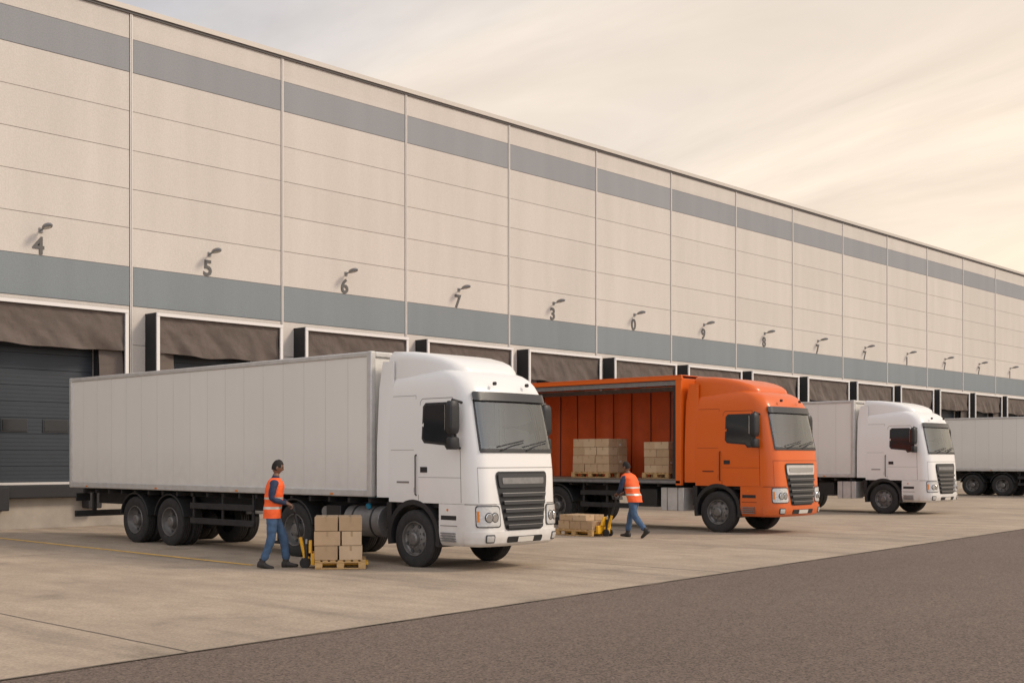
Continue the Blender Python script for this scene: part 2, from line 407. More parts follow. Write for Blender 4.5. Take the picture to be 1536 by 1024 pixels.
def patch(b,qlo,qhi,z0,z1,off,k,nq=14,nz=8,rc=0.,skirt=True,th=None):
    fl=qlo if callable(qlo) else (lambda z:qlo); fh=qhi if callable(qhi) else (lambda z:qhi)
    vs=[]
    zs=[z0+(z1-z0)*j/nz for j in range(nz+1)]
    if rc: zs=sorted(set(zs+[z0+rc*.3,z0+rc,z1-rc*.3,z1-rc]))
    for z in zs:
        d=min(z-z0,z1-z); sh=0
        if rc and d<rc: sh=(rc-math.sqrt(max(0,rc*rc-(rc-d)**2)))/.85
        lo,hi=fl(z)+sh,fh(z)-sh
        for i in range(nq+1): vs.append(Q(lo+(hi-lo)*i/nq,z,off))
    n=nq+1; m=len(zs); fs=[(j*n+i,j*n+i+1,(j+1)*n+i+1,(j+1)*n+i) for j in range(m-1) for i in range(nq)]
    if skirt:
        bnd=[i for i in range(n)]+[j*n+nq for j in range(1,m)]+[(m-1)*n+i for i in range(nq-1,-1,-1)]+[j*n for j in range(m-2,0,-1)]
        base=len(vs); t=th if th else off+.01
        for i in bnd:
            v=vs[i]; c=Vector((0,1.2,v.z)); d=(c-v); d.z=0; vs.append(v+d.normalized()*t)
        L=len(bnd)
        fs+=[(bnd[i],bnd[(i+1)%L],base+(i+1)%L,base+i) for i in range(L)]
    b.add(vs,fs,k)
def spatch(b,s,lo,hi,*a,**kw):
    if s<0: lo,hi=-hi,-lo
    patch(b,lo,hi,*a,**kw)
def sidepoly(b,pts,off,k):
    for sg in (-1,1):
        o=[]; i2=[]
        for y,z in pts:
            w=interp(CT,z)[1]; o.append((sg*(w+off),y,z)); i2.append((sg*(w-.01),y,z))
        n=len(pts); b.add(o+i2,[tuple(range(n))]+[(i,(i+1)%n,n+(i+1)%n,n+i) for i in range(n)],k)
def sideline(b,pts,wd,off,k):
    for sg in (-1,1):
        for (y0,z0),(y1,z1) in zip(pts,pts[1:]):
            d=Vector((y1-y0,z1-z0)).normalized(); p=Vector((-d.y,d.x))*wd/2
            vs=[(sg*(interp(CT,z)[1]+off),y,z) for y,z in ((y0+p.x,z0+p.y),(y1+p.x,z1+p.y),(y1-p.x,z1-p.y),(y0-p.x,z0-p.y))]
            b.add(vs,[(0,1,2,3)],k)
def wheel(b,x,y,r,sg,style='front'):
    w=.28
    def one(x):
        pr=[(-w/2,.56*r),(-w/2,.90*r),(-w/2+.02,.97*r),(-w/2+.05,r)]
        for gx in (-.06,0,.06): pr+=[(gx-.012,r),(gx-.008,r-.014),(gx+.008,r-.014),(gx+.012,r)]
        pr+=[(w/2-.05,r),(w/2-.02,.97*r),(w/2,.90*r),(w/2+.008,.80*r),(w/2,.66*r),(w/2-.02,.60*r)]
        b.lathex(x,y,r,pr,'rubber',44,sg)
    one(x)
    if style!='front': one(x-sg*.31)
    e=w/2
    if style=='front':
        pr=[(e-.02,.605*r),(e-.005,.59*r),(e-.01,.565*r),(e-.06,.54*r),(e-.08,.48*r),(e-.05,.36*r),(e-.045,.27*r),(e-.04,.24*r),(e+.02,.22*r),(e+.045,.17*r),(e+.05,0)]
        bx,hx=e-.045,e-.06
    else:
        pr=[(e-.02,.605*r),(e-.005,.59*r),(e-.01,.565*r),(e-.10,.54*r),(e-.15,.48*r),(e-.17,.36*r),(e-.165,.27*r),(e-.12,.25*r),(e-.03,.22*r),(e-.01,.16*r),(e-.01,0)]
        bx,hx=e-.165,e-.15
    b.lathex(x,y,r,pr,'rim',36,sg)
    for i in range(10):
        t=2*math.pi*i/10; yy=y+.31*r*math.cos(t); zz=r+.31*r*math.sin(t)
        b.cyl((x+sg*(bx-.02),yy,zz),(x+sg*(bx+.03),yy,zz),.016,.012,'alud',6)
    for i in range(8):
        t=2*math.pi*(i+.5)/8; yy=y+.45*r*math.cos(t); zz=r+.45*r*math.sin(t)
        b.cyl((x+sg*(hx-.03),yy,zz),(x+sg*(hx+.012),yy,zz),.032,.030,'gap',10)
def arch(b,y,z,ri,ro,x0,x1,a0,a1,k,n=20):
    pts=[]
    for i in range(n+1):
        t=R(a0+(a1-a0)*i/n); pts.append((y+ro*math.cos(t),z+ro*math.sin(t)))
    for i in range(n,-1,-1):
        t=R(a0+(a1-a0)*i/n); pts.append((y+ri*math.cos(t),z+ri*math.sin(t)))
    m=len(pts); vs=[(x0,p,q) for p,q in pts]+[(x1,p,q) for p,q in pts]; fs=[]
    for i in range(n):
        for o in (0,m): fs.append((o+i,o+i+1,o+m-2-i,o+m-1-i))
    fs+=[(i,(i+1)%m,m+(i+1)%m,m+i) for i in range(m)]
    b.add(vs,fs,k)

def cab(parent,paint,tank):
    SM='seamo' if paint=='orange' else 'seam'
    b=B()
    qs=[0,.25,.5,.75,1,1.17,1.33,1.5,1.67,1.83,2,2.25,2.5,2.75,3]
    qfull=[-q for q in qs[::-1]]+qs[1:]
    zs=[1.08,1.3,1.62,1.95,2.15,2.35,2.55,2.73,2.82,2.90,2.96,3.02,3.07,3.12,3.16,3.20,3.235,3.26,3.28,3.29]
    rings=[[Q(q,z,0,YB-(max(0,z-3.0))*.3) for q in qfull] for z in zs]
    nq=len(qfull)
    def skip(j,i):
        if i>=nq-1: return False
        return 1.95<=zs[j]<2.73-.001 and qfull[i]>=-1.34 and qfull[i+1]<=1.34
    b.loft(rings,paint,True,True,skip)
    zs2=[.40,.43,.46,.55,.65,.75,.9,1.075]
    rings=[[Q(q,z,0.004,.98) for q in qfull] for z in zs2]
    b.loft(rings,paint)
    patch(b,-1.97,1.97,.43,.645,.028,paint,30,6,rc=.03,th=.05)
    b.finish('cab_shell',parent,angle=32)
    b=B()
    prof=[(.74,3.24,.60),(.80,3.33,.78),(.95,3.41,.87),(1.15,3.48,.93),(1.45,3.55,.97),(1.8,3.60,1.0),(2.28,3.63,1.02),(2.32,3.61,1.0)]
    rings=[]
    for y,zt,w in prof:
        zb=3.10; ring=[(-w,y,zb)]; rr=min(.14,(zt-zb)*.6)
        for i in range(7):
            t=math.pi/2*i/6; ring.append((-w+rr-rr*math.cos(t),y,zt-rr+rr*math.sin(t)))
        for i in range(6,-1,-1):
            t=math.pi/2*i/6; ring.append((w-rr+rr*math.cos(t),y,zt-rr+rr*math.sin(t)))
        ring.append((w,y,zb)); rings.append(ring)
    b.loft(rings,paint)
    for sg in (-1,1):
        rings=[]
        for z in (1.15,1.5,2.0,2.6,3.0,3.3,3.45):
            w=interp(CT,min(z,2.9))[1]-.01; yy=YB+.30-(.2*max(0,z-3.0))
            rings.append([(sg*w,YB-.04,z),(sg*(w+.02),YB+.15,z),(sg*(w+.02),yy,z),(sg*(w-.02),yy,z),(sg*(w-.03),YB-.04,z)])
        b.loft(rings,paint)
    b.finish('roof_fairing',parent,angle=40)
    b=B()
    patch(b,-1.31,1.31,1.955,2.725,.004,'glass',20,10,skirt=False)
    b.finish('windscreen',parent)
    b=B()
    patch(b,-1.36,-1.28,1.93,2.75,.010,'black',2,10); patch(b,1.28,1.36,1.93,2.75,.010,'black',2,10)
    patch(b,-1.34,1.34,1.90,1.965,.012,'black',20,2); patch(b,-1.34,1.34,2.715,2.755,.010,'black',20,2)
    patch(b,-1.38,1.38,2.74,2.88,.06,'visor',24,4,rc=.04,th=.075)
    for sx in (-.45,.45): b.cyl((sx,.33,3.02),(sx,.28,3.02),.03,.03,'black',10)
    for x0 in (-.55,.15):
        b.tube([Q(x0/.86,1.94,.03),Q((x0+.35)/.86,2.02,.03),Q((x0+.62)/.86,2.06,.035)],.011,'black',6)
        b.tube([Q((x0-.05)/.86,2.0,.03),Q((x0+.65)/.86,2.10,.03)],.011,'black',6)
    gw=lambda z: .66+.20*max(0,min(1,(z-.65)/.8))
    patch(b,lambda z:-gw(z),lambda z:gw(z),.655,1.60,.012,'black',16,10,rc=.07)
    patch(b,lambda z:-gw(z)+.05,lambda z:gw(z)-.05,1.34,1.56,.03,'alu' if paint=='orange' else 'slat',14,3,rc=.03)
    patch(b,lambda z:-gw(z)+.16,lambda z:gw(z)-.16,1.40,1.50,.038,'chrome' if paint=='orange' else 'alud',14,3,rc=.02)
    for i in range(5):
        z=.69+.127*i
        patch(b,lambda z:-gw(z)+.07,lambda z:gw(z)-.07,z,z+.050,.055,'slat',14,1,th=.05)
        patch(b,lambda z:-gw(z)+.07,lambda z:gw(z)-.07,z+.050,z+.060,.060,'chrome',14,1,th=.03)
    patch(b,-.62,.62,.46,.56,.036,'black',12,2,rc=.03)
    patch(b,-.27,.27,.465,.55,.046,'plate',4,1,th=.02)
    for s in (-1,1):
        spatch(b,s,1.02,1.34,.465,.60,.036,'gap',5,3,rc=.03)
        spatch(b,s,1.06,1.30,.485,.58,.042,'lamp',5,3,rc=.02)
        spatch(b,s,.80,1.62,.71,1.06,.012,'slat',10,4,rc=.05)
        spatch(b,s,.83,1.59,.727,1.042,.022,'lamp',10,4,rc=.05)
        for qq in (.98,1.20):
            c=Q(s*qq,.87,.015); d=Q(s*qq,.87,.030); b.cyl(c,d,.085,.080,'slat',18); c=Q(s*qq,.87,.03); d=Q(s*qq,.87,.036); b.cyl(c,d,.068,.06,'lamp_in',18)
        spatch(b,s,1.50,1.57,.80,.97,.03,'amber',3,2)
    for s in (-1,1): spatch(b,s,.88,1.98,1.072,1.084,.008,SM,12,1)
    patch(b,-1.5,1.5,1.657,1.666,.003,SM,24,1,skirt=False)
    patch(b,-1.5,-1.488,1.1,1.66,.003,SM,1,4,skirt=False); patch(b,1.488,1.5,1.1,1.66,.003,SM,1,4,skirt=False)
    sidepoly(b,[(.54,1.98),(.70,2.66),(.76,2.72),(1.34,2.72),(1.40,2.66),(1.40,2.13),(1.34,2.06),(.86,2.02),(.80,1.95)],.004,'black')
    sidepoly(b,[(.59,2.01),(.735,2.63),(.78,2.68),(1.32,2.68),(1.36,2.63),(1.36,2.15),(1.31,2.10),(.84,2.06),(.78,1.99)],.010,'darkglass')
    sideline(b,[(.49,1.90),(.66,2.72),(.72,2.79),(1.42,2.79),(1.47,2.74),(1.47,1.12)],.010,.003,SM)
    sideline(b,[(.49,1.90),(.47,1.10)],.010,.003,SM)
    sideline(b,[(.47,1.50),(1.47,1.50)],.006,.003,SM)
    sideline(b,[(1.58,1.25),(1.58,2.85),(2.15,2.85)],.007,.003,SM)
    sideline(b,[(1.58,1.95),(2.15,1.95)],.006,.003,SM)
    sidepoly(b,[(1.26,1.58),(1.42,1.58),(1.42,1.67),(1.26,1.67)],.012,'black')
    sidepoly(b,[(1.70,1.40),(2.0,1.40),(2.0,1.43),(1.70,1.43)],.006,SM)
    for sg in (-1,1):
        ox=1.34 if sg<0 else 1.25
        def mbox(x0,x1,y0,y1,z0,z1,k):
            x0,x1=sg*x0,sg*x1
            rings=[]
            for t,sc in ((0,.7),(.08,.93),(.2,1),(.8,1),(.92,.93),(1,.7)):
                z=z0+(z1-z0)*t; cx=(x0+x1)/2; cy=(y0+y1)/2; hx=abs(x1-x0)/2*sc; hy=(y1-y0)/2*sc
                ring=[]
                for a in range(12):
                    tt=2*math.pi*a/12; c,s_=math.cos(tt),math.sin(tt)
                    ring.append((cx+hx*math.copysign(abs(c)**.5,c),cy+hy*math.copysign(abs(s_)**.6,s_),z))
                rings.append(ring)
            b.loft(rings,k)
        mbox(ox-.13,ox+.13,.42,.58,2.20,2.72,'black'); mbox(ox-.12,ox+.12,.42,.56,1.95,2.15,'black')
        b.sbox(sg,ox-.105,ox+.105,.58,.588,2.26,2.66,'lamp_in')
        b.tube([(sg*1.05,.52,2.70),(sg*ox,.50,2.74),(sg*ox,.50,2.00),(sg*1.13,.50,1.97)],.022,'black',8)
    for sg in (-1,1):
        arch(b,WY,.50,.545,.63,*sorted((sg*.75,sg*1.15)),-12,192,'black',24)
        b.sbox(sg,.75,1.13,1.0,1.03,.42,.80,'black')
        b.sbox(sg,.7,1.10,YB-.02,YB+.10,.62,1.07,'black')
        for i in range(4): b.sbox(sg,1.13,1.18,.60,.92,.47+.042*i,.49+.042*i,'alud')
        b.sbox(sg,1.13,1.153,.56,.95,.72,.732,SM); b.sbox(sg,1.13,1.153,.58,.93,.82,.89,'black')
        b.cyl((sg*1.14,.78,.98),(sg*1.158,.78,.98),.022,.02,'amber',12)
        b.tube([(sg*1.15,1.52,1.2),(sg*1.18,1.52,1.22),(sg*1.18,1.52,1.85),(sg*1.15,1.52,1.87)],.012,'black',6)
    b.box(-1.0,1.0,.6,2.15,1.0,1.07,'chassis')
    b.finish('cab_fittings',parent,angle=30)
    b=B()
    b.box(-1.0,1.0,.40,.76,1.62,1.94,'seat'); b.box(-.8,.0,.54,.78,1.92,2.0,'seat')
    for sx in (-.5,.5):
        b.box(sx-.25,sx+.25,.95,1.45,1.40,1.62,'seat'); b.box(sx-.24,sx+.24,1.40,1.55,1.55,2.25,'seat'); b.box(sx-.13,sx+.13,1.42,1.53,2.28,2.46,'seat')
    b.box(-1.05,1.05,1.80,1.84,1.1,2.95,'cabin')
    b.box(-1.0,1.0,.6,1.8,2.84,2.88,'cabin')
    n=24; cc=Vector((-.5,.84,1.98)); nrm=Vector((0,.5,.85)).normalized(); a=Vector((1,0,0)); c2=nrm.cross(a)
    ps=[cc+(a*math.cos(2*math.pi*i/n)+c2*math.sin(2*math.pi*i/n))*.22 for i in range(n+1)]
    b.tube(ps,.016,'black',6)
    b.finish('cabin_interior',parent,bevel=.03)

def chassis(parent,yend,front_r,axles,tank,mud=True,guards=()):
    b=B()
    wheel(b,-.99,WY,front_r,-1); wheel(b,.99,WY,front_r,1)
    b.cyl((-.9,WY,.48),(.9,WY,.48),.07,.07,'chassis',12)
    for y in axles:
        wheel(b,-.98,y,.50,-1,'rear'); wheel(b,.98,y,.50,1,'rear')
        b.cyl((-.9,y,.5),(.9,y,.5),.08,.08,'chassis',12); b.ball((0,y,.5),(.2,.22,.2),'chassis')
    b.finish('wheels',parent,angle=30)
    b=B()
    for sg in (-1,1):
        b.sbox(sg,.36,.46,1.0,yend-.15,.78,1.06,'chassis')
        for y in axles:
            if mud: arch(b,y,.50,.55,.585,*sorted((sg*.62,sg*1.14)),12,168,'black',18)
            b.sbox(sg,.62,1.0,y-.05,y+.05,.55,1.1,'chassis')
            b.cyl((sg*.55,y+.35,.62),(sg*.55,y+.6,.62),.12,.12,'chassis',14)
    y=2.7
    while y<yend-.3: b.box(-1.12,1.12,y,y+.07,1.04,1.13,'chassis'); y+=.55
    for sg in (-1,1):
        if tank=='cyl':
            b.cyl((sg*.84,2.52,.72),(sg*.84,3.45,.72),.27,.27,'alud',28)
            for y in (2.7,3.2): b.cyl((sg*.84,y,.72),(sg*.84,y+.05,.72),.278,.278,'black',28)
            b.cyl((sg*1.0,2.85,.95),(sg*1.03,2.85,1.03),.05,.05,'blue',12)
            b.sbox(sg,.6,1.08,3.55,3.95,.52,.98,'black')
            b.cyl((sg*.75,4.0,.85),(sg*1.06,4.0,.85),.11,.11,'alud',18)
            b.tube([(sg*.4,2.6,1.25),(sg*.7,2.7,1.18),(sg*.75,3.1,1.12),(sg*.5,3.4,1.2)],.025,'blue',8)
        else:
            b.sbox(sg,.6,1.12,2.55,3.20,.48,1.02,'alu')
            b.sbox(sg,.6,1.13,2.70,2.73,.475,1.025,'alud'); b.sbox(sg,.6,1.13,3.0,3.03,.475,1.025,'alud')
            b.sbox(sg,.7,1.08,3.35,3.9,.55,.98,'black')
    for (ya,yb) in guards:
        for sg in (-1,1):
            for z in (.50,.80): b.sbox(sg,1.08,1.12,ya,yb,z,z+.12,'chassis')
            n=max(2,int((yb-ya)/.9))
            for i in range(n+1):
                y=ya+.05+(yb-ya-.15)*i/n; b.sbox(sg,1.04,1.08,y,y+.06,.48,1.12,'chassis')
    b.box(-1.1,1.1,yend-.12,yend-.04,.48,.62,'chassis')
    for sg in (-1,1):
        b.sbox(sg,.5,.6,yend-.12,yend-.05,.6,1.05,'chassis')
        b.sbox(sg,.75,1.05,yend-.1,yend-.02,.88,.98,'redl')
        b.sbox(sg,.70,1.10,yend-.13,yend-.1,.84,1.02,'black')
    b.finish('chassis_frame',parent,bevel=.008,seg=1)

def boxbody(parent,y0,y1):
    b=B(); W=1.22; z0,z1=1.21,3.64
    b.box(-W+.02,W-.02,y0+.02,y1-.02,z0+.02,z1-.03,'boxwhite')
    for sg in (-1,1):
        b.sbox(sg,W-.05,W+.004,y0,y1,z0-.06,z0+.07,'alu'); b.sbox(sg,W-.05,W+.004,y0,y1,z1-.09,z1,'alu')
        for ya,yb in ((y0-.02,y0+.10),(y1-.12,y1)): b.sbox(sg,W-.12,W+.008,ya,yb,z0-.06,z1+.005,'alu')
    b.box(-W+.12,W-.12,y0-.012,y0+.05,z1-.1,z1,'alu'); b.box(-W+.12,W-.12,y0-.012,y0+.05,z0-.04,z0+.08,'alu')
    b.box(-W+.12,W-.12,y1-.05,y1,z1-.12,z1,'alu'); b.box(-W+.12,W-.12,y1-.05,y1,z0-.06,z0+.06,'alu')
    b.finish('box_body',parent,bevel=.02)
    b=B()
    n=round((y1-y0)/.62)
    for sg in (-1,1):
        for i in range(1,n):
            y=y0+(y1-y0)*i/n
            b.sbox(sg,W-.03,W-.0175,y-.006,y+.006,z0+.07,z1-.09,'seamw')
        y=y0+1
        while y<y1:
            b.sbox(sg,W-.01,W+.012,y,y+.08,z0-.035,z0-.005,'amber'); y+=2.9
    for sx in (-.6,.6):
        for zz in (1.4,2.4,3.3): b.box(sx-.02,sx+.02,y1-.02,y1+.0,zz,zz+.03,'alud')
        b.cyl((sx*.5,y1+.02,1.2),(sx*.5,y1+.02,3.5),.018,.018,'alud',8)
    b.box(-.008,.008,y1-.022,y1-.015,z0,z1-.1,'gap')
    b.finish('body_seams',parent)

def landing(parent,y):
    b=B()
    for sg in (-1,1):
        b.sbox(sg,.7,.82,y,y+.12,.25,1.1,'chassis'); b.sbox(sg,.62,.9,y-.06,y+.18,.20,.25,'chassis')
        b.tube([(sg*.7,y,.5),(sg*.5,y+.6,1.05)],.025,'chassis',6)
    b.finish('landing_legs',parent,bevel=.01,seg=1)

def semi(name,x,y,sc,yend,axles,tank,guards,tractoraxle=None,paint='white'):
    e=empty(name,(x,y,0),0,sc)
    cab(e,paint,tank); ax=list(axles)+([tractoraxle] if tractoraxle else [])
    chassis(e,yend,.48,ax,tank,guards=guards)
    return e

t1=semi('semi_truck',14.73,13.36,(.86,1,1),13.14,(9.07,10.44),'cyl',[(6.1,8.3)],tractoraxle=4.85)
boxbody(t1,2.60,13.14); landing(t1,5.6)
t3=semi('box_truck',38.70,16.6,(1.0,1.03,1.03),9.6,(5.2,),'box',[(6.2,9.0)])
boxbody(t3,2.58,9.6)
t4=semi('semi_truck',60.7,13.4,1.05,12.7,(8.95,10.35),'cyl',[(6.0,8.25)],tractoraxle=4.75)
boxbody(t4,2.58,12.7); landing(t4,5.6)

t2=semi('curtain_side_truck',26.40,14.90,(.97,1.06,1.06),10.5,(6.5,),'box',[(4.05,5.7),(7.3,9.9)],paint='orange')
def curtainbody(parent,y0,y1):
    W=1.22; b=B()
    b.box(-W,W,y0,y1,1.10,1.20,'chassis'); b.box(-W+.03,W-.03,y0+.05,y1-.05,1.20,1.225,'floorwood')
    b.box(-W-.01,-W+.0,y0,y1,1.12,1.19,'alud')
    b.box(-W+.06,W-.06,y0,y0+.06,1.20,3.60,'orange')
    for sg in (-1,1):
        b.sbox(sg,W-.09,W+.01,y0-.03,y0+.13,1.08,3.62,'orange')
        b.sbox(sg,W-.09,W+.006,y1-.14,y1,1.08,3.62,'orange')
        b.sbox(sg,W-.04,W+.016,y0-.04,y1,3.56,3.65,'orange')
        b.sbox(sg,W-.10,W-.045,y0+.14,y1-.14,3.44,3.55,'alud')
    b.box(-W+.06,-W+.15,y0+.17,y0+.26,1.22,3.56,'chassis')
    b.box(-W+.10,-W+.15,y0+5.3,y0+5.38,1.22,3.56,'alud')
    b.box(-W,W,y0-.02,y1,3.655,3.675,'orange')
    y=y0+.5
    while y<y1-.2: b.box(-W+.1,W-.1,y,y+.05,3.57,3.62,'alud'); y+=.7
    b.box(-W+.1,W-.1,y1-.08,y1,3.45,3.6,'orange')
    b.finish('body_frame',parent,bevel=.012)
    b=B(); L=(y1-y0-.3)
    def off(y,t): return .035*math.sin(y*9.0+1.2*math.sin(y*2.1))*(.35+.65*t)+.03*noise.noise(Vector((y*1.5,t*1.5,3)))
    b.grid(180,10,lambda u,t:(W-.05+off(y0+.15+L*u,t),y0+.15+L*u,3.50-2.28*t),'curtain')
    y=y0+.6; nz=10
    while y<y1-.3:
        vs=[]
        for j in range(nz+1):
            t=j/nz; vs+=[(W-.05+off(y,t)-.012,y-.018,3.50-2.28*t),(W-.05+off(y,t)-.012,y+.018,3.50-2.28*t)]
        b.add(vs,[(2*j,2*j+1,2*j+3,2*j+2) for j in range(nz)],'curtainseam'); y+=.62
    b.grid(60,10,lambda u,t:(-W+.03+.10*math.sin(u*51),y1-1.1+.95*u+.03*math.sin(u*102),3.48-2.35*t),'curtain')
    b.finish('side_curtains',parent,angle=60)
curtainbody(t2,2.58,10.5)

# ------------------------------------------------------------------ pallets of boxes
def pallet(b,x0,x1,y0,y1,z):
    n=7
    for i in range(n):
        w=(x1-x0-.02)/n; xx=x0+i*(x1-x0-w*.78)/(n-1); b.box(xx,xx+w*.78,y0,y1,z+.122,z+.144,'wood')
    for yy in (y0,(y0+y1)/2-.045,y1-.09):
        b.box(x0,x1,yy,yy+.09,z+.10,z+.122,'wood'); b.box(x0,x1,yy,yy+.09,z,z+.02,'wood')
        for xx in (x0,(x0+x1)/2-.06,x1-.12): b.box(xx,xx+.12,yy,yy+.09,z+.02,z+.10,'wood')
def boxes(b,x0,x1,y0,y1,z,nx,ny,rows,h,rnd,missing=()):
    for r in range(rows):
        cuts=[x0+(x1-x0)*i/nx for i in range(nx+1)]
        if r%2 and nx>1: cuts=[c+((x1-x0)/nx*.13 if 0<i<nx else 0) for i,c in enumerate(cuts)]
        for i in range(nx):
            for j in range(ny):
                if (r,i,j) in missing: continue
                w=cuts[i+1]-cuts[i]; d=(y1-y0)/ny; jx=rnd.uniform(-.010,.010); jy=rnd.uniform(-.012,.012)
                k=rnd.choice(['card1','card1','card2','card3'])
                a=cuts[i]+jx+.006; c=a+w-.014; e=y0+j*d+jy+.008; f=e+d-.016; zz=z+r*h
                T=Matrix.Translation(((a+c)/2,(e+f)/2,0))@Matrix.Rotation(rnd.uniform(-.012,.012),4,'Z')@Matrix.Translation((-(a+c)/2,-(e+f)/2,0))
                b.box(a,c,e,f,zz+.002,zz+h-.004,k,T)
                mxx=(a+c)/2; myy=(e+f)/2
                b.box(mxx-.022,mxx+.022,e-.0015,f+.0015,zz+h*.62,zz+h-.0025,'tape',T)
                b.box(a-.0015,c+.0015,myy-.022,myy+.022,zz+h*.62,zz+h-.0028,'tape',T)
                if rnd.random()<.3: b.box(a-.0014,a+.01,e+d*.60,e+d*.85,zz+h*.15,zz+h*.42,'plate',T)
rnd=random.Random(3)
def jack(parent,grip,base):
    b=B()
    bx=base[0]
    for s in (-.17,.17):
        b.box(bx+.05,bx+.92,s-.08,s+.08,.065,.11,'yellow')
        b.cyl((bx+.85,s-.05,.04),(bx+.85,s+.05,.04),.04,.04,'rubber',14)
    b.box(bx-.01,bx+.05,-.25,.25,.07,.26,'yellow')
    vs=[(bx+.0,-.16,.26),(bx+.0,.16,.26),(bx+.0,.06,.46),(bx+.0,-.06,.46),(bx-.05,-.16,.26),(bx-.05,.16,.26),(bx-.05,.06,.46),(bx-.05,-.06,.46)]
    b.add(vs,[(0,1,2,3),(4,7,6,5),(0,4,5,1),(1,5,6,2),(2,6,7,3),(3,7,4,0)],'yellow')
    b.cyl((bx-.09,0,.14),(bx-.09,0,.40),.045,.04,'black',16); b.cyl((bx-.09,0,.40),(bx-.09,0,.48),.02,.02,'chrome',10)
    for s in (-.09,.05): b.cyl((bx-.11,s,.09),(bx-.11,s+.045,.09),.09,.09,'rubber',20)
    b.box(bx-.15,bx-.05,-.035,.035,.07,.20,'yellow')
    g=Vector(grip); p0=Vector((bx-.12,0,.20)); m=p0+(g-p0)*.84
    d=(g-p0).normalized()
    b.tube([p0,p0+(m-p0)*.45],.030,'yellow',10); b.tube([p0+(m-p0)*.45,m],.022,'black',10)
    s0=m+Vector((0,-.10,0)); s1=m+Vector((0,.10,0))
    b.tube([m,s0+d*.05,g+Vector((0,-.10,0)),g+Vector((0,.10,0)),s1+d*.05,m],.015,'black',8)
    b.finish('jack_frame',parent,bevel=.006)

